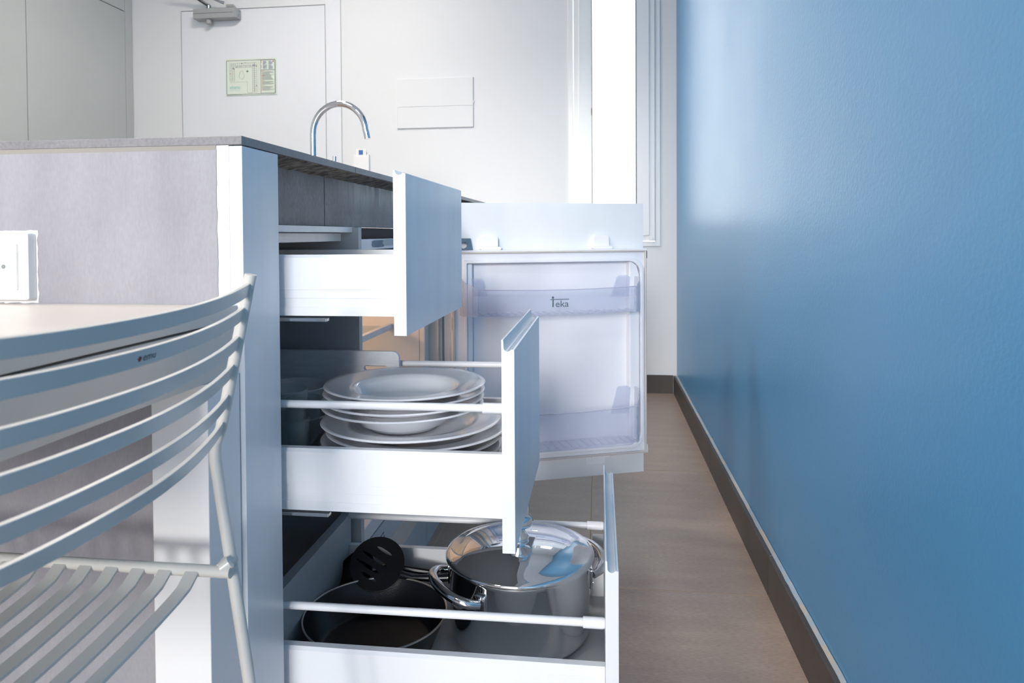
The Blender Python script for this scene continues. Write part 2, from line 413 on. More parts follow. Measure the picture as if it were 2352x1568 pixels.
k.rect(.315, .855, .333, .875); k.build('plan_marks', 'ink_black')
k = Ink(); k.rect(.145, .725, .165, .755).rect(.545, .79, .565, .82).rect(.57, .79, .59, .82); k.build('plan_stairs', 'ink_blue')
k = Ink(); k.rect(.16, .715, .178, .735).rect(.605, .765, .617, .80).rect(.375, .885, .40, .893).rect(.09, .58, .10, .615).rect(.605, .235, .617, .27).rect(.925, .885, .95, .915); k.build('plan_red_marks', 'ink_red')
k = Ink(); k.rect(.415, .63, .45, .67); k.build('meeting_point', 'ink_green')
k = Ink()
for (u0, u1, v0, v1) in ((.69, .965, .68, .935), (.69, .965, .055, .665)): k.line([(u0, v0), (u1, v0), (u1, v1), (u0, v1), (u0, v0)], .0012)
k.build('legend_frames', 'ink_dark')
k = Ink()                                                   # legend lettering too small to read: short print lines
random.seed(3)
for (u, v, n) in ((.735, .905, 8), (.845, .905, 8), (.735, .795, 8), (.845, .795, 9)):
    for i in range(n): k.rect(u, v-.0125*i, u+random.uniform(.045, .09), v-.0125*i+.006)
k.build('legend_print', 'ink_blue')
k = Ink()
for v, n in ((.625, 10), (.50, 9), (.36, 8), (.225, 10)):
    for i in range(n): k.rect(.715, v-.0125*i, .715+random.uniform(.14, .24), v-.0125*i+.0045)
k.build('instruction_print', 'ink_grey')
k = Ink()
for v in (.645, .518, .378, .243): k.rect(.70, v, .70+.07, v+.007)
k.rect(.70, .07, .705, .645); k.rect(.70, .85, .708, .925).rect(.70, .72, .708, .80); k.build('instruction_headings', 'ink_orange')
k = Ink(); k.text('ebano', .085, .185, .026, .95); k.build('logo_lettering', 'ink_teal')
k = Ink(); k.text('ebano', .085, .172, .020, 1.22, -1); k.build('logo_reflection', 'ink_teal_pale')
k = Ink(); k.text('Planta Baja', .435, .055, .0062); k.build('floor_lettering', 'ink_dark')
k = Ink()
for i in range(10): k.rect(.03+.03*i, .012, .03+.03*i+.022, .02)
for i in range(4): k.rect(.83+.03*i, .012, .83+.03*i+.02, .018)
k.build('foot_print', 'ink_grey')

# electrical panel cover
ep = thing('electrical_panel', 'flush white electrical panel cover on the white wall', 'electrical panel', (-.84, YB, 1.354))
box('frame', -1.045, -.640, YB-.0065, YB, 1.3535, 1.612, 'white_wall', ep, bevel=.002)
box('upper_lid', -1.043, -.642, YB-.009, YB-.006, 1.4660, 1.610, 'white_wall', ep, bevel=.001)
box('lower_lid', -1.043, -.642, YB-.009, YB-.006, 1.3555, 1.4645, 'white_wall', ep, bevel=.001)
box('lid_latch', -.6405, -.636, YB-.007, YB-.001, 1.478, 1.492, 'white_wall', ep)
# key card switch
kc = thing('card_switch', 'white key card switch with a card in it on the back wall', 'card switch', (-1.235, YB, 1.08))
MB().prism([(-1.279, 1.075), (-1.195, 1.075), (-1.195, 1.222), (-1.200, 1.228), (-1.211, 1.214), (-1.262, 1.214), (-1.272, 1.228), (-1.279, 1.222)], XZ(YB), -.020, -.0005).build('holder', 'socket_white', kc, bevel=.002)
cd = box('card', -1.264, -1.210, YB-.016, YB-.014, 1.13, 1.252, 'socket_white', kc)
box('card_print', -1.250, -1.2275, YB-.0168, YB-.0158, 1.222, 1.246, 'card_blue', kc)

# ================================================================== WARDROBE
wd = thing('wardrobe', 'tall matt grey wardrobe with flush doors beside the white door', 'wardrobe', (-2.83, 3.0, 0))
WXF = -2.53
box('body', XL+.004, WXF-.022, 1.70, YB-.004, 0.004, 2.535, 'wardrobe_grey', wd)
box('end_filler', WXF-.02, WXF, 3.5375, YB-.003, 0.004, 2.53, 'wardrobe_grey', wd, bevel=.001)
for a, b in ((2.874, 3.534), (2.210, 2.870), (1.702, 2.206)): box('door', WXF-.02, WXF, a, b, .09, 2.008, 'wardrobe_grey', wd, bevel=.001)
for a, b in ((2.874, 3.534), (2.210, 2.870), (1.702, 2.206)): box('upper_panel', WXF-.02, WXF, a, b, 2.0125, 2.53, 'wardrobe_grey', wd, bevel=.001)

# ================================================================== PENINSULA HALF WALL, TABLE, SOCKET
Y1 = 0.7546
pen = struct(box('wall_peninsula', -1.75, -.41585, Y1, .846, 0, .9026, 'plaster_white', smooth=0))
# thin grey cement coat with a hand-trowelled ragged edge and a cut-out round the socket
outer = [(-1.75, 0.001)]
for i in range(141):
    z = .001+(.8975-.001)*i/140; outer.append((-.4302+.0011*noise.noise((z*55, 1.3, 0))+.0006*noise.noise((z*190, 4, 0)), z))
outer += [(-1.75, .8975)]
hole = []
hx0, hx1, hz0, hz1 = -.7395, -.6545, .7225, .8080
for i in range(64):
    t = i/64*4; s = int(t); f = t-s
    p = [(hx0+(hx1-hx0)*f, hz0), (hx1, hz0+(hz1-hz0)*f), (hx1-(hx1-hx0)*f, hz1), (hx0, hz1-(hz1-hz0)*f)][s]
    q = .0022*noise.noise((p[0]*130, p[1]*130, 5)); hole.append((p[0]+q, p[1]+q*.8))
MB().holed(outer, [hole], XZ(0), Y1-.0012, Y1+.0005).build('cement_coat', 'grey_coat', pen, smooth=0)
MB().box(-1.75, -.4305, Y1-.0010, Y1+.002, .8972, .9029).build('grout_line', 'grout_light', pen)

so = thing('power_socket', 'white wall power socket on the grey half wall', 'socket', (-.6976, Y1, .7658))
sxc, szc = -.6976, .7658
MB().prism(rrect(sxc-.040, sxc+.040, szc-.039, szc+.039, .003), XZ(Y1), -.012, .0004).build('frame', 'socket_white', so, bevel=.0012)
MB().holed(rrect(sxc-.0275, sxc+.0275, szc-.0275, szc+.0275, .002), [circle(sxc, szc, .0198, 36)], XZ(Y1), -.0150, -.0118).build('insert', 'socket_white', so, bevel=.0005)
MB().prism(circle(sxc, szc, .0202, 36), XZ(Y1), -.0128, -.0119).build('recess', 'socket_white', so)
MB().tube([(sxc, Y1-.0135, szc), (sxc, Y1-.0127, szc)], .0024, 12).build('screw', 'seal_dark', so)
for s in (-1, 1):
    MB().tube([(sxc+s*.0092, Y1-.0133, szc), (sxc+s*.0092, Y1-.0127, szc)], .0026, 12).build('pin_hole', 'ink_grey', so)
    box('earth_clip', sxc-.004, sxc+.004, Y1-.0145, Y1-.0125, szc+s*.0155, szc+s*.0188, 'brass', so, bevel=.0005)

tb = thing('dining_table', 'warm white table fixed to the grey half wall', 'table', (-.80, .38, 0))
TX0, TX1, TY0 = -1.20, -.4075, 0.0
box('table_top', TX0, TX1, TY0, Y1-.0015, .7055, .7220, 'table_white', tb, bevel=.0008)
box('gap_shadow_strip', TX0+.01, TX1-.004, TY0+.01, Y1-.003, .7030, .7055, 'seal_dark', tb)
box('apron', TX1-.019, TX1-.0012, TY0+.002, Y1-.0016, .6455, .7030, 'table_white', tb, bevel=.0008)
box('apron', TX0+.002, TX0+.02, TY0+.002, Y1-.0016, .6455, .7030, 'table_white', tb, bevel=.0008)
box('apron', TX0+.021, TX1-.020, TY0+.002, TY0+.02, .6455, .7030, 'table_white', tb, bevel=.0008)
box('leg', -.4690, -.4055, .6870, Y1-.0016, .0005, .6452, 'leg_white', tb, bevel=.001)
box('leg', TX0+.004, TX0+.068, .6870, Y1-.0016, .0005, .6452, 'leg_white', tb, bevel=.001)
box('leg', TX0+.004, TX0+.068, .02, .085, .0005, .6452, 'leg_white', tb, bevel=.001)
# ================================================================== WORKTOP
wt = thing('worktop', 'grey stone tile worktop on the kitchen units', 'worktop', (-.8, 1.7, .84))
WE = 2.78
for a, b in ((Y1-.0004, 1.1285), (1.1305, 1.94), (1.942, WE)):
    box('worktop_tile', -1.06, -.400, a, b, .9030, .9132, 'grey_tile', wt, bevel=.0008)
box('worktop_tile', -1.75, -1.062, Y1-.0004, 1.1285, .9030, .9132, 'grey_tile', wt, bevel=.0008)
def stained(name, src, hexs, z0, z1):
    """lime bloom with its own outline: a blotchy band of lighter deposit on the tile"""
    mt = MATS[src].copy(); mt.name = name; N, L = nodes_of(mt); b = N['Principled BSDF']; old = b.inputs['Base Color'].links[0].from_socket
    tc = N.new('ShaderNodeTexCoord'); sp_ = N.new('ShaderNodeSeparateXYZ'); L.new(tc.outputs['Object'], sp_.inputs[0])
    mp = N.new('ShaderNodeMapping'); mp.inputs['Scale'].default_value = (1, 70, 16); L.new(tc.outputs['Object'], mp.inputs[0])
    nz = N.new('ShaderNodeTexNoise'); nz.inputs['Scale'].default_value = 1.0; nz.inputs['Detail'].default_value = 8; L.new(mp.outputs[0], nz.inputs[0])
    r1 = N.new('ShaderNodeMapRange'); r1.inputs[1].default_value = z0; r1.inputs[2].default_value = z1; L.new(sp_.outputs[2], r1.inputs[0])
    r2 = N.new('ShaderNodeMapRange'); r2.inputs[1].default_value = 1.12; r2.inputs[2].default_value = 1.27; L.new(sp_.outputs[1], r2.inputs[0])
    m1 = N.new('ShaderNodeMath'); m1.operation = 'MULTIPLY'; L.new(r1.outputs[0], m1.inputs[0]); L.new(r2.outputs[0], m1.inputs[1])
    m2 = N.new('ShaderNodeMath'); m2.operation = 'MULTIPLY_ADD'; L.new(nz.outputs[0], m2.inputs[0]); m2.inputs[1].default_value = 3.2; m2.inputs[2].default_value = -0.95; m2.use_clamp = True
    m3 = N.new('ShaderNodeMath'); m3.operation = 'MULTIPLY'; L.new(m1.outputs[0], m3.inputs[0]); L.new(m2.outputs[0], m3.inputs[1])
    mx = N.new('ShaderNodeMix'); mx.data_type = 'RGBA'; L.new(m3.outputs[0], mx.inputs[0]); L.new(old, mx.inputs[6]); mx.inputs[7].default_value = lin(hexs)
    L.new(mx.outputs[2], b.inputs['Base Color']); MATS[name] = mt
stained('apron_tile_stained', 'apron_tile', 'c2beb6', .842, .892)
for a, b, mm in ((.8465, 1.0985, 'apron_tile'), (1.1005, 1.92, 'apron_tile_stained'), (1.922, WE, 'apron_tile')): box('apron_tile', -.4535, -.4422, a, b, .8150, .9012, mm, wt, bevel=.0008)
mb = MB(); n = 150; vs = []; fs = []                      # rough mortar squeezed out under the overhang
for i in range(n+1):
    y = .848+(WE-.848)*i/n; k1 = noise.noise((y*40, 0, 1)); k2 = noise.noise((y*90, 3, 1)); k3 = noise.noise((y*25, 7, 1))
    vs += [(-.4435, y, .8945+.002*k1), (-.434+.004*k2, y, .8965+.002*k1), (-.418+.006*k3, y, .8995+.0016*k2), (-.4055+.0035*k1, y, .9022+.0008*k2), (-.4045+.003*k1, y, .9034)]
for i in range(n):
    for k in range(4): fs.append((5*i+k, 5*i+5+k, 5*i+6+k, 5*i+1+k))
mb.add(vs, fs); mb.build('mortar_bed', 'mortar', wt, smooth=20, fixn=False)
box('support_board', -1.05, -.4545, .8465, WE-.01, .8822, .9028, 'carcass', wt)

# tap
tp = thing('kitchen_tap', 'tall chrome gooseneck tap rising behind the worktop edge', 'tap', (-1.02, 2.45, .913))
ty = 2.45
xb, xt = -1.0245, -.836; cxm = (xb+xt)/2-.001; rr = (xt-xb)/2+.004
path = [(xb, ty, .93), (xb, ty, 1.05), (xb, ty, 1.12), (xb, ty, 1.165)]
for i in range(1, 22):
    a = math.radians(180-176*i/21); path.append((xb+rr+rr*math.cos(a), ty, 1.168+.105*math.sin(a)*1.0))
ex = path[-1]; path += [(ex[0]+.003, ty, ex[2]-.008), (ex[0]+.007, ty, 1.145)]
MB().tube(path, .0118, 18).build('spout', 'chrome', tp, smooth=60)
MB().lathe([(0, 0), (.026, 0), (.026, .006), (.020, .010), (.020, .055), (.012, .06), (0, .06)], (xb, ty, .9135), 28).build('base', 'chrome', tp)
MB().tube([(xb+.015, ty, .95), (xb+.05, ty+.004, .955), (xb+.070, ty+.006, .99), (xb+.0775, ty+.006, 1.085)], [.006, .006, .0055, .0075], 12).build('lever', 'chrome', tp)

# ================================================================== DRAWER CABINET
XF, T = -.400, .016                                        # plane of the closed fronts, board thickness
XC = XF-T-.0005                                            # front edge of the carcass
dcab = thing('drawer_cabinet', 'white kitchen unit with three pulled-out drawers under the grey worktop', 'cabinet', (-.68, 1.03, 0))
box('end_panel', -.4158, XF, Y1+.0002, .8448, .0006, .9018, 'front_white', dcab, bevel=.0006)
box('side_panel', -.96, XC, .8465, .8580, .10, .8140, 'carcass', dcab)
box('side_panel', -.96, XC, 1.1870, 1.2030, .10, .8140, 'carcass', dcab)
box('back_panel', -.96, -.95, .8580, 1.1870, .10, .8140, 'carcass', dcab)
box('bottom_panel', -.95, XC, .8580, 1.1870, .135, .151, 'carcass', dcab)
box('plinth', -.453, -.443, .8465, 1.2055, .0006, .1340, 'plinth', dcab)
box('top_rail', -.520, -.4275, .8582, 1.1990, .8050, .8145, 'front_white', dcab, bevel=.0005)
box('inner_rail', -.460, -.4480, .8582, 1.1868, .7900, .8038, 'front_white', dcab, bevel=.0005)
DY0, DY1 = .8452, 1.1990                                   # drawer front along Y
NY0, NY1, FY0, FY1 = .8600, .8735, 1.1580, 1.1715          # near / far box side
def drawer(zb, zt, xo, side_z, rail_z, lip, groove, badge=True):
    """one drawer: mesh box bottom plus sub-parts; xo = X of the front's outer face."""
    xi = xo-T; xbk = xi-.445
    s0, s1 = side_z
    tray = MB().box(xbk+.012, xi-.0005, NY1-.004, FY0+.004, s0+.012, s0+.016).build('drawer', 'carcass', dcab)
    # front with a J-shaped grip groove along its top edge
    prof = [(0, zb), (T, zb), (T, zt-lip), (T-.0028, zt-lip+.0003)]
    cxg, rg = .0078, .0050
    for i in range(9):
        a = math.radians(-15-150*i/8); prof.append((cxg+rg*math.cos(a), zt-groove+rg+rg*math.sin(a)))
    prof += [(.0026, zt-.0012), (.0020, zt), (0, zt)]
    MB().prism(prof, lambda a, b, h: (xi+a, h, b), DY0, DY1).build('drawer_front', 'front_white', tray, bevel=.0005, smooth=30)
    # box sides: stepped metal profile
    for (ya, yb, sg) in ((NY0, NY1, -1), (FY0, FY1, 1)):
        yo = ya if sg < 0 else yb; yi = yb if sg < 0 else ya
        h = s1-s0
        p = [(yi, s0+.010), (yi, s1-.002), (yi-sg*-.0*1, s1), (yo-sg*.0035, s1), (yo, s1-.0040), (yo, s0+.43*h), (yo-sg*.0010, s0+.425*h),
             (yo-sg*.0010, s0+.29*h), (yo-sg*.0018, s0+.285*h), (yo-sg*.0018, s0+.15*h), (yo-sg*.0010, s0+.145*h), (yo-sg*.0010, s0), (yi, s0)]
        q = []
        for a in p:
            if not q or (abs(a[0]-q[-1][0])+abs(a[1]-q[-1][1])) > 1e-6: q.append(a)
        MB().prism(q, lambda a, b, h2: (h2, a, b), xbk+.004, xi-.0004).build('drawer_side', 'gloss_white', tray, smooth=30)
        if badge:
            yy = yo
            MB().prism(rrect(xi-.072, xi-.006, s0+.47*h, s0+.86*h, .005), XZ(0), yy-.0006, yy+.001).build('cover_cap', 'gloss_white', tray)
        if rail_z:
            yc = (NY0+.0095) if sg < 0 else (FY1-.0095)
            MB().tube([(xbk+.01, yc, rail_z-.0012), (xi-.026, yc, rail_z)], .0051, 14).build('side_rail', 'gloss_white', tray)
            MB().tube([(xi-.028, yc, rail_z), (xi-.027, yc, rail_z), (xi-.003, yc, rail_z), (xi-.0004, yc, rail_z)], [.0050, .0068, .0068, .0060], 16).build('rail_socket', 'plastic_white', tray)
    bz = (rail_z or s1-.002)+.001
    box('drawer_back', xbk-.004, xbk+.0115, NY1+.0005, FY0-.0005, s0+.010, bz, 'carcass', tray, bevel=.0006)
    box('back_bracket', xbk-.004, xbk+.010, FY0, FY1-.001, s1+.0005, bz, 'carcass', tray)
    if rail_z:
        for yy in (FY0+.001,): box('front_bracket', xi-.0185, xi-.0006, yy, yy+.010, s1+.0002, rail_z-.016, 'carcass', tray, bevel=.0008)
        box('bracket_slot', xi-.0015, xi-.0004, FY0-.0006, FY0+.0005, s1+.004, s1+.014, 'black', tray)
    # runner under the side
    box('runner', XC-.42, XF+.055, NY0-.0008, NY0+.010, s0-.0075, s0-.0028, 'steel', tray, bevel=.0008)
    box('runner', XC-.42, XF+.055, FY1-.010, FY1+.0008, s0-.0075, s0-.0028, 'steel', tray, bevel=.0008)
    return tray
drawer(.6753, .8802, -.2360, (.6975, .7755), None, .0042, .0062, False)
drawer(.4108, .6722, -.1025, (.4470, .5265), .5825, .0123, .0143)
drawer(.1470, .4080, .0218, (.1880, .2685), .3190, .0123, .0143)

# ================================================================== THINGS IN THE MIDDLE DRAWER
F2 = .4470+.0161                                           # floor of the middle drawer
def plate_mesh(name, R, depth, rimw, th=.0040):
    """plate: foot ring, steep well, wide gently rising rim whose edge lies at z = depth"""
    rb = R-rimw; zr = depth-.0065; f = .0035
    prof = [(0, f), (rb*.62, f), (rb*.62, 0), (rb*.67, 0), (rb*.71, f), (rb*.86, zr*.30), (rb*.965, zr*.72), (rb+.003, zr*.93), (rb+.008, zr), (R*.94, depth-.0030), (R-.0012, depth-.0014),
            (R, depth), (R-.0014, depth+.0016), (R*.94, depth-.0030+th*.8), (rb+.006, zr+th*.9), (rb-.001, zr*.92+th), (rb*.945, zr*.70+th), (rb*.84, zr*.30+th), (rb*.70, f+th*.9), (rb*.55, f+th*.6), (0, f+th*.5)]
    o = MB().lathe(prof, seg=80).build(name, 'porcelain', smooth=70); return o
def place(o, src, loc, label, cat, group, rz=0):
    o = o or src
    o.location = loc; o.rotation_euler = (0, 0, rz); tag(o, label, cat, group); return o
dn = plate_mesh('dinner_plate', .131, .0200, .038)
N_D = 5; zst = .0125
for i in range(N_D):
    o = dn if i == 0 else dn.copy()
    if i: COL.objects.link(o)
    o.location = (-.272+(.0012 if i % 2 else -.001)+(.006 if i == N_D-2 else 0), 1.0045, F2+.0002+i*zst)
    lb = ['lowest wide white dinner plate at the bottom of the plate stack', 'second wide white dinner plate from the bottom of the plate stack',
          'middle one of the five wide white dinner plates in the stack', 'wide white dinner plate just under the topmost wide one',
          'topmost wide white dinner plate, right under the deep soup plates'][i]
    tag(o, lb, 'plate', 'dinner plates in the drawer')
ztop = F2+(N_D-1)*zst
sp = plate_mesh('soup_plate', .1172, .0335, .042)
zs0 = ztop+.0082
for i in range(4):
    o = sp if i == 0 else sp.copy()
    if i: COL.objects.link(o)
    o.location = (-.2855+.001*i, 1.0030, zs0+i*.0098)
    lb = ['lowest white soup plate, resting on the wide dinner plates', 'second white soup plate above the wide dinner plates',
          'white soup plate just below the topmost soup plate', 'white soup plate on top of the plate stack'][i]
    tag(o, lb, 'plate', 'soup plates in the drawer')
# small bowls at the back of the drawer
bw = MB().lathe([(0, .004), (.024, .004), (.024, 0), (.030, 0), (.033, .004), (.054, .030), (.060, .052), (.0585, .0535), (.0560, .051), (.051, .032), (.030, .008), (0, .008)], seg=56).build('bowl', 'porcelain', smooth=60)
for i in range(3):
    o = bw if i == 0 else bw.copy()
    if i: COL.objects.link(o)
    o.location = (-.4885, 1.0700, F2+.0002+i*.0225)
    tag(o, ['white bowl at the bottom of the stack behind the glasses', 'middle white bowl of the stack behind the glasses', 'white bowl on top of the stack behind the glasses'][i], 'bowl', 'bowls in the drawer')
def tumbler(name, r0, r1, h, loc, label):
    o = MB().lathe([(0, 0), (r0-.003, 0), (r0, .004), (r1, h-.0015), (r1-.0008, h), (r1-.0020, h-.0012), (r0-.0022, .010), (r0-.006, .0065), (0, .0065)], seg=48).build(name, 'glass_clear', smooth=60)
    o.location = loc; tag(o, label, 'glass', 'glasses in the drawer'); return o
tumbler('glass_tumbler', .036, .0415, .085, (-.4400, .9225, F2+.0003), 'clear glass tumbler standing on the drawer floor, another glass stacked in it')
tumbler('glass_tumbler', .0325, .0395, .085, (-.4400, .9225, F2+.0400), 'clear glass tumbler stacked in another one beside the plates')
tumbler('water_glass', .0225, .026, .096, (-.4375, 1.0000, F2+.0003), 'slim clear drinking glass between the tumblers and the plates')
# cutting board standing along the far side
def bfn(a, b, h): return (a, 1.1365+h+(b-F2)*.012, b)
MB().holed(rrect(-.60, -.3315, F2+.0006, .6060, .012), [rrect(-.392, -.352, .5735, .5820, .004)], bfn, 0, .009).build('cutting_board', 'board_white', bevel=.0014)
tag(bpy.data.objects['cutting_board'], 'white plastic cutting board with a grip slot standing in the middle drawer', 'cutting board')

# ================================================================== THINGS IN THE BOTTOM DRAWER
F3 = .1880+.0161
px, py = -.1195, 1.0420
pot = thing('cooking_pot', 'polished steel cooking pot with two loop handles in the bottom drawer', 'pot', (px, py, F3))
MB().lathe([(0, .0002), (.088, .0002), (.098, .004), (.1030, .012), (.1045, .022), (.1050, .110), (.1075, .1155), (.1068, .1175), (.1040, .116), (.1032, .110), (.1025, .022), (.096, .008), (0, .006)], (px, py, F3), 96).build('body', 'steel_polished', pot, smooth=50)
def loop_handle(ang):
    c, s = math.cos(ang), math.sin(ang); pts = []
    for i in range(25):
        t = math.pi*i/24; rad = .092+.040*math.sin(t)**.8; tx = -.058*math.cos(t)
        z = F3+.089+.012*math.sin(t)
        pts.append((px+rad*c-tx*s, py+rad*s+tx*c, z))
    h = MB().tube(pts, [.0070 if 1 < i < 23 else .006 for i in range(25)], 14).build('handle', 'steel_polished', pot, smooth=60)
    for e in (-1, 1):
        tx = e*.055; rad = math.sqrt(.1048**2-tx*tx)
        cx, cy = px+rad*c-tx*s, py+rad*s+tx*c
        nx, ny = (cx-px)/.1048, (cy-py)/.1048
        fn = lambda a, b, hh: (cx+nx*(hh+.0006)-ny*a, cy+ny*(hh+.0006)+nx*a, F3+.087+b)
        MB().prism(rrect(-.0095, .0095, -.017, .013, .003), fn, -.001, .0026).build('handle_plate', 'steel_polished', h, bevel=.0008)
        for zz in (-.010, .007):
            MB().tube([fn(0, zz, .0024), fn(0, zz, .0040)], .0022, 10).build('rivet', 'steel', h)
loop_handle(math.radians(213)); loop_handle(math.radians(35))
ZL = F3+.1178
lid = thing('pot_lid', 'mirror polished domed lid on the steel cooking pot', 'lid', (px, py, ZL))
MB().lathe([(.1000, -.006), (.1010, -.001), (.1100, -.0005), (.1112, .0020), (.1100, .0050), (.104, .0068), (.094, .0085), (.090, .0115), (.075, .0165), (.050, .0215), (.025, .024), (.014, .0245), (0, .0245),
            ], (px, py, ZL), 96).build('dome', 'chrome', lid, smooth=60)
MB().lathe([(0, .0242), (.014, .0242), (.0155, .029), (.010, .036), (.0105, .040), (.0205, .046), (.0225, .052), (.0195, .058), (.0155, .062), (.0165, .070), (.0150, .078), (.0085, .0835), (0, .0845)],
           (px-.0015, py-.004, ZL), 40).build('knob', 'chrome', lid, smooth=70)
MB().box(px+.012, px+.024, py+.030, py+.0315, ZL+.0222, ZL+.0232).build('engraving', 'steel', lid)

fx, fy = -.3250, .9845
pan = thing('frying_pan', 'black non-stick frying pan with a pale rim in the bottom drawer', 'frying pan', (fx, fy, F3))
pm = [(0, .0002), (.078, .0002), (.084, .003), (.1000, .040), (.1030, .0465), (.1015, .0470), (.0985, .0415), (.0825, .0065), (.074, .0040), (0, .0040)]
MB().lathe(pm, (fx, fy, F3), 80).build('body', 'nonstick', pan, smooth=50)
MB().tube([(fx+.1028*math.cos(2*math.pi*i/80), fy+.1028*math.sin(2*math.pi*i/80), F3+.0472) for i in range(80)], .0015, 8, closed=True).build('rim', 'pan_rim', pan)
for a in (22, 30):
    aa = math.radians(a); rad = .0935
    MB().tube([(fx+rad*math.cos(aa), fy+rad*math.sin(aa), F3+.0295), (fx+(rad-.004)*math.cos(aa), fy+(rad-.004)*math.sin(aa), F3+.031)], .0036, 12).build('rivet', 'nonstick', pan)

# slotted turner-spoon and ladle, black nylon
sk = thing('skimmer_spoon', 'black slotted skimmer leaning in the corner of the bottom drawer', 'skimmer', (-.37, 1.09, F3))
ctr = Vector((-.3570, 1.0930, F3+.0655)); nrm = Vector((.10, -.72, .68)).normalized()
ux = (Vector((1, 0, -.10))-nrm*Vector((1, 0, -.10)).dot(nrm)).normalized(); uy = nrm.cross(ux)
def skf(a, b, h):
    d = .20*(a*a+b*b)/.044 + 0
    return tuple(ctr+ux*a+uy*b+nrm*(h+d*.22))
outl = [(.044*math.cos(2*math.pi*i/40)*(1.0), .042*math.sin(2*math.pi*i/40)) for i in range(40)]
slots = []
for (sa, sb, ln) in ((.006, .021, .030), (-.006, .007, .050), (-.012, -.007, .050), (-.010, -.021, .034)):
    lp = []
    for i in range(14):
        t = 2*math.pi*i/14; a, b = ln/2*math.cos(t), .0028*math.sin(t); ca, sa2 = math.cos(-.36), math.sin(-.36)
        lp.append((sa+a*ca-b*sa2, sb+a*sa2+b*ca))
    slots.append(lp)
MB().holed(outl, slots, skf, -.0012, .0012).build('head', 'nylon_black', sk, smooth=50)
p0 = ctr+ux*.040-uy*.010
MB().tube([tuple(p0), tuple(p0+Vector((.018, .004, -.006))), tuple(p0+Vector((.05, .010, -.008))), tuple(p0+Vector((.085, .013, -.006)))], [.0065, .0052, .0058, .0070], 12).build('handle', 'nylon_black', sk)
ld = thing('ladle', 'black nylon ladle behind the slotted skimmer', 'ladle', (-.405, 1.10, F3))
lc = Vector((-.4000, 1.1020, F3+.0440))
vsl = []; seg = 28
prof = [(.040*math.sin(a), -.040*math.cos(a)) for a in [math.pi/2*i/8 for i in range(9)]]
prof2 = [(r-.002 if r > .002 else 0, z+.002) for r, z in prof[::-1]]; prof2[0] = (.038, 0)
tmp = MB().lathe([(max(r, 0), z) for r, z in prof]+[(max(0, r), z) for r, z in prof2[:-1]]+[(0, -.038)], seg=seg)
tiltm = Matrix.Rotation(math.radians(38), 3, 'X') @ Matrix.Rotation(math.radians(-25), 3, 'Y')
mb = MB(); mb.v = [tuple(lc+tiltm @ Vector(v)) for v in tmp.v]; mb.f = tmp.f; mb.build('bowl', 'nylon_black', ld, smooth=60)
q0 = lc+tiltm @ Vector((.038, 0, 0))
MB().tube([tuple(q0), tuple(q0+Vector((.03, .014, .0))), tuple(q0+Vector((.10, .022, -.012))), tuple(q0+Vector((.15, .022, -.02)))], [.005, .005, .0055, .006], 10).build('handle', 'nylon_black', ld)

# ================================================================== REFRIGERATOR
rf = thing('refrigerator', 'small white built-in refrigerator standing open beside the drawers', 'refrigerator', (-.68, 1.48, 0))
A0, A1 = 1.2060, 1.7560                                    # niche along Y
ZB, ZT = .160, .7700
I0, I1, J0, J1, XFR = A0+.035, 1.7020, .262, .735, -.432   # inner cavity
box('cabinet_side', -.96, XFR, A0+.001, I0-.004, ZB, ZT, 'fridge_white', rf)
box('cabinet_side', -.96, XFR, I1+.004, A1-.001, ZB, ZT, 'fridge_white', rf)
box('cabinet_top', -.96, XFR, I0-.004, I1+.004, J1+.004, ZT, 'fridge_white', rf)
box('cabinet_base', -.96, XFR, I0-.004, I1+.004, ZB, J0-.004, 'fridge_white', rf)
lw = [(-.92, I0-.0035, I1+.0035, J0-.0035, J1+.0035)]
mb = MB().box(-.92, XFR-.012, I1, I1+.0038, J0, J1).box(-.92, XFR-.012, I0-.0038, I0, J0, J1).box(-.924, -.92, I0, I1, J0, J1).box(-.92, XFR-.012, I0, I1, J1, J1+.0038).box(-.92, XFR-.012, I0, I1, J0-.0038, J0)
mb.build('liner', 'fridge_liner', rf, smooth=0)
MB().holed([(A0+.004, .2295), (A1-.004, .2295), (A1-.004, ZT), (A0+.004, ZT)], [[(I0, J0), (I1, J0), (I1, J1), (I0, J1)]], YZ(0), XFR-.012, XFR+.003).build('face_frame', 'fridge_liner', rf, bevel=.003)
for zz in (.40, .57):
    box('glass_shelf', -.90, -.52, I0+.002, I1-.002, zz, zz+.004, 'glass_clear', rf); box('shelf_trim', -.525, -.512, I0+.002, I1-.002, zz-.004, zz+.010, 'plastic_white', rf, bevel=.001)
box('lamp_lens', -.70, -.62, I0+.001, I0+.012, .655, .70, 'lamp_lens', rf, bevel=.002)
fl_d = bpy.data.lights.new('fridge_bulb', 'POINT'); fl_d.energy = 1.3; fl_d.color = (1.0, .62, .36); fl_d.shadow_soft_size = .02
fl = bpy.data.objects.new('fridge_bulb', fl_d); COL.objects.link(fl); fl.location = (-.66, I0+.10, .66)
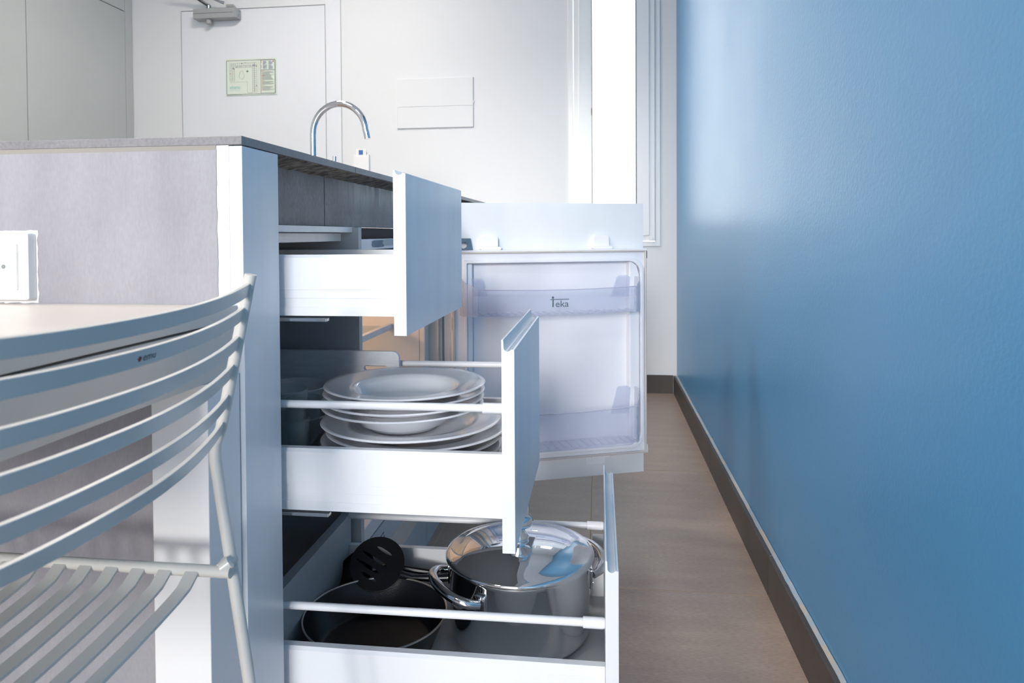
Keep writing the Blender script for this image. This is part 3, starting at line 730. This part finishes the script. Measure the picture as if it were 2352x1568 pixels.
# strip above the refrigerator with paint dabs, black block over it standing in for the shade of the gap
box('front_strip', -.4320, -.4195, A0, A1, .7735, .7930, 'front_white', rf, bevel=.0006)
box('gap_shade', -.96, -.4500, A0, A1, .7932, .8140, 'black', rf)
mb = MB()
def blob(y0, y1, z0, z1, seed, x, dx=.0007):
    out = []
    for i in range(40):
        t = 2*math.pi*i/40; q = 1+.10*noise.noise((math.cos(t)*3+seed, math.sin(t)*3, seed)); c, s = math.cos(t), math.sin(t)
        c2 = math.copysign(abs(c)**.45, c); s2 = math.copysign(abs(s)**.45, s)
        out.append(((y0+y1)/2+(y1-y0)/2*c2*q, (z0+z1)/2+(z1-z0)/2*s2*q))
    return MB().prism(out, YZ(x), 0, dx)
blob(1.2700, 1.345, .7770, .7905, 2.1, -.4195).build('paint_dab', 'paint_smear', rf, smooth=0)
blob(1.335, 1.440, .7790, .7915, 8.4, -.4190).build('filler_dab', 'filler_smear', rf, smooth=0)
# base: plinth with ventilation slots
box('kick_board', -.454, -.443, A0+.002, A1-.001, .0006, .1220, 'plinth', rf)
box('base_board', -.4420, -.4265, A0+.003, A1-.002, .1235, .1770, 'base_board', rf, bevel=.0008)
slot_loops = []
for y0 in (1.285, 1.475, 1.66):
    for i in range(4): slot_loops.append([(y0+.012*(3-i), .1805+.0085*i), (y0+.080-.004*i, .1805+.0085*i), (y0+.080-.004*i, .1850+.0085*i), (y0+.012*(3-i), .1850+.0085*i)])
MB().holed([(A0+.003, .1778), (A1-.002, .1778), (A1-.002, .2280), (A0+.003, .2280)], slot_loops, YZ(0), -.4308, -.4275).build('vent_grille', 'plinth', rf)
box('slot_shade', -.4318, -.4312, A0+.004, A1-.003, .1780, .2270, 'dark_gap', rf)  # dark sheet behind the slots, its colour stands in for their shade
box('mounting_strip', XFR-.001, -.4030, 1.7390, 1.7595, .2285, .7720, 'gasket', rf, bevel=.002)

# door, opened past the square: local frame u (along door), z, off (towards the room)
HX, HY = -.400, 1.7641; DU = (.9378, .3472); DN = (.3472, -.9378)
def dl(u, z, off): return (HX+DU[0]*u+DN[0]*off, HY+DU[1]*u+DN[1]*off, z)
dfn = lambda a, b, h: dl(a, b, h)
dp = MB().prism([(.006, .147), (.5538, .147), (.5538, .8820), (.006, .8820)], dfn, -.0160, 0).build('door_front', 'front_white', rf, bevel=.0006)
recess = rrect(.0593, .5310, .2330, .7275, .035, 8, (1, 1, 1, 0))
sl = MB().holed([(.020, .2075), (.5505, .2075), (.5505, .7600), (.020, .7600)], [recess], dfn, .0007, .0300).build('door_body', 'fridge_white', rf, bevel=.0015)
MB().prism(rrect(.058, .5322, .2318, .7288, .030), dfn, .0010, .0060).build('door_liner', 'fridge_white', rf)
# raised dyke round the recess
def grow(poly, d, cu=.295, cz=.48):
    out = []
    for a, b in poly: out.append((a+(d if a > cu else -d), b+(d if b > cz else -d)))
    return out
MB().holed(grow(recess, .0075), [grow(recess, -.0006)], dfn, .0296, .0375).build('liner_edge', 'fridge_white', rf, bevel=.002)
MB().prism([(.500, .245), (.5300, .245), (.5300, .690), (.522, .716), (.507, .7265), (.500, .7265)], dfn, .0055, .030).build('liner_rib', 'fridge_white', rf, bevel=.004)
MB().prism([(.0600, .245), (.0760, .245), (.0760, .7265), (.0600, .7265)], dfn, .0055, .026).build('liner_rib', 'fridge_white', rf, bevel=.004)
# magnetic gasket
gr = [(.0260, .2135), (.5450, .2135), (.5450, .7540), (.0260, .7540)]
MB().tube([dl(a, b, .0330) for a, b in gr], .0042, 8, closed=True).build('gasket', 'gasket', rf)
notch = MB().prism(rrect(.0205, .030, .560, .590, .003), dfn, .020, .036).build('gasket_clip', 'gasket', rf, bevel=.001)
box('end_cap', 0, 0, 0, 0, 0, 0, 'fridge_white') if False else None
MB().prism([(.5505, .2075), (.5540, .2075), (.5540, .2290), (.5505, .2290)], dfn, .004, .028).build('corner_cap', 'fridge_white', rf, bevel=.0005)
MB().prism([(.5505, .7340), (.5528, .7340), (.5528, .7540), (.5505, .7540)], dfn, .004, .028).build('corner_cap', 'seal_dark', rf, bevel=.0005)
# fixing brackets on top and below
for u0 in (.0975, .4015):
    b_ = MB().prism(rrect(u0+.004, u0+.048, .7603, .7965, .008, 5, (0, 0, 1, 1)), dfn, .0003, .0150).build('bracket', 'plastic_white', rf, bevel=.0012)
    MB().prism(rrect(u0+.001, u0+.0540, .7602, .7680, .003), dfn, .0003, .0235).build('bracket_foot', 'plastic_white', b_, bevel=.0008)
b_ = MB().prism(rrect(.3850, .4420, .1780, .2070, .007, 5, (1, 1, 0, 0)), dfn, .0003, .0020).build('bracket', 'fridge_white', rf, bevel=.0006)
MB().prism(rrect(.3960, .4470, .2015, .2072, .002), dfn, .0003, .022).build('bracket_foot', 'plastic_white', b_, bevel=.0008)
# hinge
MB().holed([(.020, .7603), (.0800, .7603), (.0745, .7905), (.020, .7905)], [circle(.056, .773, .0085, 16)], dfn, .004, .008).build('hinge_plate', 'hinge_metal', rf, bevel=.0006)
MB().tube([dl(.040, .7603, .012), dl(.040, .7890, .012)], .005, 12).build('hinge_pin', 'hinge_metal', rf)
MB().prism([(.015, .781), (.062, .781), (.055, .788), (.015, .788)], dfn, .004, .030).build('hinge_arm', 'hinge_metal', rf, bevel=.0006)

def door_bin(u0, u1, zb, zf, ze, logo):
    """clear bin: bowed front, ribbed floor, raised ends"""
    th = .0024; o0, o1 = .028, .088
    def bow(u): t = (u-u0)/(u1-u0); return o1+.012*4*t*(1-t)-.002
    n = 24; mb = MB(); vs = []; fs = []
    ui, uo = u0+.036, u1-.018
    for i in range(n+1):
        u = ui+(uo-ui)*i/n; bo = bow(u); drop = .004*4*(i/n)*(1-i/n)
        vs += [dl(u, zb, bo-.004), dl(u, zf-drop, bo), dl(u, zf-drop, bo-th), dl(u, zb+th, bo-.004-th)]
    for i in range(n):
        for k in range(4): fs.append((4*i+k, 4*i+4+k, 4*i+4+(k+1) % 4, 4*i+(k+1) % 4))
    fs += [(0, 1, 2, 3), (4*n+3, 4*n+2, 4*n+1, 4*n)]
    mb.add(vs, fs); fr = mb.build('door_bin', 'bin_plastic', rf, smooth=40)
    fl = [(ui, o0), (uo, o0)]+[(uo+(ui-uo)*i/12, bow(uo+(ui-uo)*i/12)-.0065) for i in range(13)]
    MB().prism(fl, lambda a, b, h: dl(a, zb+h, b), .0004, th).build('bin_floor', 'bin_plastic', fr)
    for i in range(20):                                       # floor ribs
        u = ui+.012+(uo-ui-.024)*i/19
        MB().prism([(u, o0+.004), (u+.006, o0+.004), (u+.006, bow(u)-.010), (u, bow(u)-.010)], lambda a, b, h: dl(a, zb+h, b), th, th+.0022).build('floor_rib', 'bin_plastic', fr)
    for (ua, ub, dirn) in ((u0, ui, -1), (uo, u1, 1)):           # rounded ends sweeping up to the liner
        m = 10; vs = []; fs = []
        for i in range(m+1):
            t = i/m; off = o1*1.0-.002-(o1-o0)*t; a = t*math.pi/2
            uu = (ub if dirn < 0 else ua)+dirn*(ub-ua)*math.sin(min(1, t*1.9)*math.pi/2)
            zt = zf+(ze-zf)*min(1, t*2.2)
            vs += [dl(uu, zb, off), dl(uu, zt, off), dl(uu-dirn*th, zt, off-th*.5), dl(uu-dirn*th, zb, off-th*.5)]
        for i in range(m):
            for k in range(4): fs.append((4*i+k, 4*i+4+k, 4*i+4+(k+1) % 4, 4*i+(k+1) % 4))
        MB().add(vs, fs).build('bin_end', 'bin_plastic', fr, smooth=50)
    MB().tube([dl(ui+(uo-ui)*i/n, zf-.004*4*(i/n)*(1-i/n), bow(ui+(uo-ui)*i/n)-th/2) for i in range(n+1)], .0014, 8).build('bin_rim', 'bin_edge', fr)
    ug = uo-.052
    MB().prism([(ug, zf-.030), (uo, zf-.030), (uo+.004, ze-.002), (uo-.006, ze+.003), (ug+.024, ze+.003), (ug+.017, ze-.002)], dfn, .030, .0322).build('bin_back_tab', 'bin_plastic', fr, bevel=.0006)
    MB().prism([(ui, zf-.020), (ui+.034, zf-.020), (ui+.020, ze+.001), (ui-.006, ze+.001)], dfn, .030, .0322).build('bin_back_tab', 'bin_plastic', fr, bevel=.0006)
    if logo:
        ul, zl = .2595, .6175; ob = .1010
        vs, fs2 = text_polys('eka', .0235, 1.10)
        mb = MB(); mb.add([dl(ul+.0125+a, zl+b, ob) for a, b in vs], fs2)
        mb.prism([(ul, zl+.0180), (ul+.049, zl+.0180), (ul+.0485, zl+.0198), (ul, zl+.0198)], dfn, ob-.0004, ob)
        mb.prism([(ul+.0050, zl+.0004), (ul+.0085, zl), (ul+.0085, zl+.0180), (ul+.0055, zl+.0180)], dfn, ob-.0004, ob)
        mb.prism(circle(ul+.0066, zl+.0236, .0030, 16), dfn, ob-.0004, ob)
        mb.build('logo_lettering', 'logo_grey', fr, smooth=0)
    return fr
door_bin(.0420, .5160, .5965, .6640, .6870, True)
door_bin(.0420, .5160, .2545, .3510, .3900, False)

# cabinet under the sink, beyond the refrigerator
sc = thing('sink_cabinet', 'white kitchen unit beyond the open refrigerator under the worktop', 'cabinet', (-.68, 2.28, 0))
box('body', -.96, XC, A1+.004, WE-.004, .135, .8140, 'carcass', sc)
box('plinth', -.454, -.443, A1+.001, WE-.004, .0006, .1340, 'plinth', sc)
for a, b in ((A1+.006, 2.270), (2.273, WE-.006)):
    d_ = box('door', XF-T, XF, a, b, .147, .8800, 'front_white', sc, bevel=.0006)

# ================================================================== CHAIR
ch = thing('slatted_chair', 'white metal chair with curved back slats drawn up to the table', 'chair', (-.5, .36, 0))
YFAR = .62; PSI, LH, TLT, EXN = .03, .200, .45, 2.33   # plan turn, half chord, slat tilt, bow exponent
CHX, CHY = -math.sin(PSI), -math.cos(PSI); NX_, NY_ = math.cos(PSI), -math.sin(PSI)
YN, XN = YFAR+2*LH*CHY, 2*LH*CHX
def postx(z): return -.3226+(z-.7589)*.2154 if z > .603 else -.3609+(.603-z)*.148
for yy, xo in ((YFAR, 0.0), (YN, XN)):
    pts = [(postx(.7642), yy, .7642), (postx(.72), yy, .72), (postx(.66), yy, .66), (postx(.62), yy, .62), (-.3588, yy, .605), (-.3592, yy, .590), (postx(.56), yy, .56), (postx(.40), yy, .40), (postx(.2), yy, .2), (postx(.004), yy, .0045)]
    lg = MB().tube([(p[0]+xo, p[1], p[2]) for p in pts], .0056, 14).build('rear_post', 'chair_paint', ch, smooth=60)
    MB().tube([(postx(.004)+xo, yy, .0005), (postx(.02)+xo, yy, .02)], .0066, 12).build('foot_cap', 'plastic_white', lg)
    sy = yy-.013 if xo == 0 else yy+.013
    rl = MB().tube([(-.3375, sy, .4905), (-.46, sy, .4905), (-.60, sy, .4915), (-.735, sy, .4925)], .0056, 14).build('seat_rail', 'chair_paint', ch, smooth=60)
    MB().tube([(-.3455+xo, yy+.003, .4960), (-.3460+xo, sy, .4930)], .0066, 20).build('pivot', 'chair_paint', rl, smooth=70)
    MB().tube([(-.3470, sy, .4935), (-.3400, sy+.003, .4985)], .0058, 20).build('pivot_lug', 'chair_paint', rl, smooth=70)
    MB().tube([(-.735, sy, .4925), (-.748, sy, .483), (-.755, sy, .45), (-.79, sy, .0005)], .0056, 12).build('front_leg', 'chair_paint', ch, smooth=60)
UP = Vector((.2119, 0, 1)).normalized()
def slat_point(i, t):
    """centre of back slat i at t in -1 (near post) .. 1 (far post)"""
    B = .0248+.00125*i; bow = B*(1-abs(t)**EXN); s = LH*(1-t)
    z0 = .7589-.0260*i+(-.0020, .0020, .0012, .0012, -.0012, -.0006)[i]
    return Vector((-.3226-.0056*i+s*CHX+bow*math.cos(TLT)*NX_, YFAR+s*CHY+bow*math.cos(TLT)*NY_, z0-bow*math.sin(TLT)))-UP*.0062
for i in range(6):
    pts, W, Hh = [], [], []
    n = 48
    for j in range(n+1):
        t = -1+2*j/n; p = slat_point(i, t); tang = (slat_point(i, min(1, t+.01))-slat_point(i, max(-1, t-.01))).normalized()
        up = (UP-tang*UP.dot(tang)).normalized(); nr = tang.cross(up)
        pts.append(p); W.append(nr*.0040); Hh.append(up*.0124)
    sl_ = MB().strip(pts, W, Hh).build('back_slat', 'chair_paint', ch, bevel=.0008, smooth=30)
    if i == 1:                                                  # maker's badge on the second slat
        def on_slat(s, h):
            t = tb0+s/LH; p = slat_point(1, t); tang = (slat_point(1, t+.01)-slat_point(1, t-.01)).normalized()
            up = (UP-tang*UP.dot(tang)).normalized(); nr = tang.cross(up).normalized()
            if nr.x < 0: nr = -nr
            return tuple(p+nr*.0022+up*h)
        tb0 = .125
        vs, fs2 = text_polys('emu', .0078, 1.05)
        MB().add([on_slat(.001+a, b-.0022) for a, b in vs], fs2).build('badge_lettering', 'ink_black', sl_, smooth=0, fixn=False)
        mb = MB(); fl_ = []
        for q in range(48):
            a = 2*math.pi*q/48; r = .0019*(1+.22*math.cos(6*a)); fl_.append(on_slat(-.0022+r*math.cos(a), r*math.sin(a)-.0002))
        mb.add(fl_, [tuple(range(48))]).build('badge_emblem', 'logo_red', sl_, smooth=0, fixn=False)
xsl = -.3730
while xsl > -.73:
    pts = []
    n = 24
    for j in range(n+1):
        t = j/n; y = (YFAR-.016)-(YFAR-YN-.032)*t; e = min(t, 1-t)
        z = .4915-.0085*(1-math.exp(-e*45))-.016*math.sin(math.pi*t)
        pts.append((xsl, y, z))
    MB().strip(pts, [(.0132, 0, 0)]*(n+1), [(0, 0, .0036)]*(n+1)).build('seat_slat', 'chair_paint', ch, bevel=.0008, smooth=40)
    xsl -= .0266
MB().tube([(postx(.25)+XN, YN, .25), (postx(.25), YFAR, .25)], .005, 12).build('cross_bar', 'chair_paint', ch)

for o in list(bpy.data.objects): clean(o)
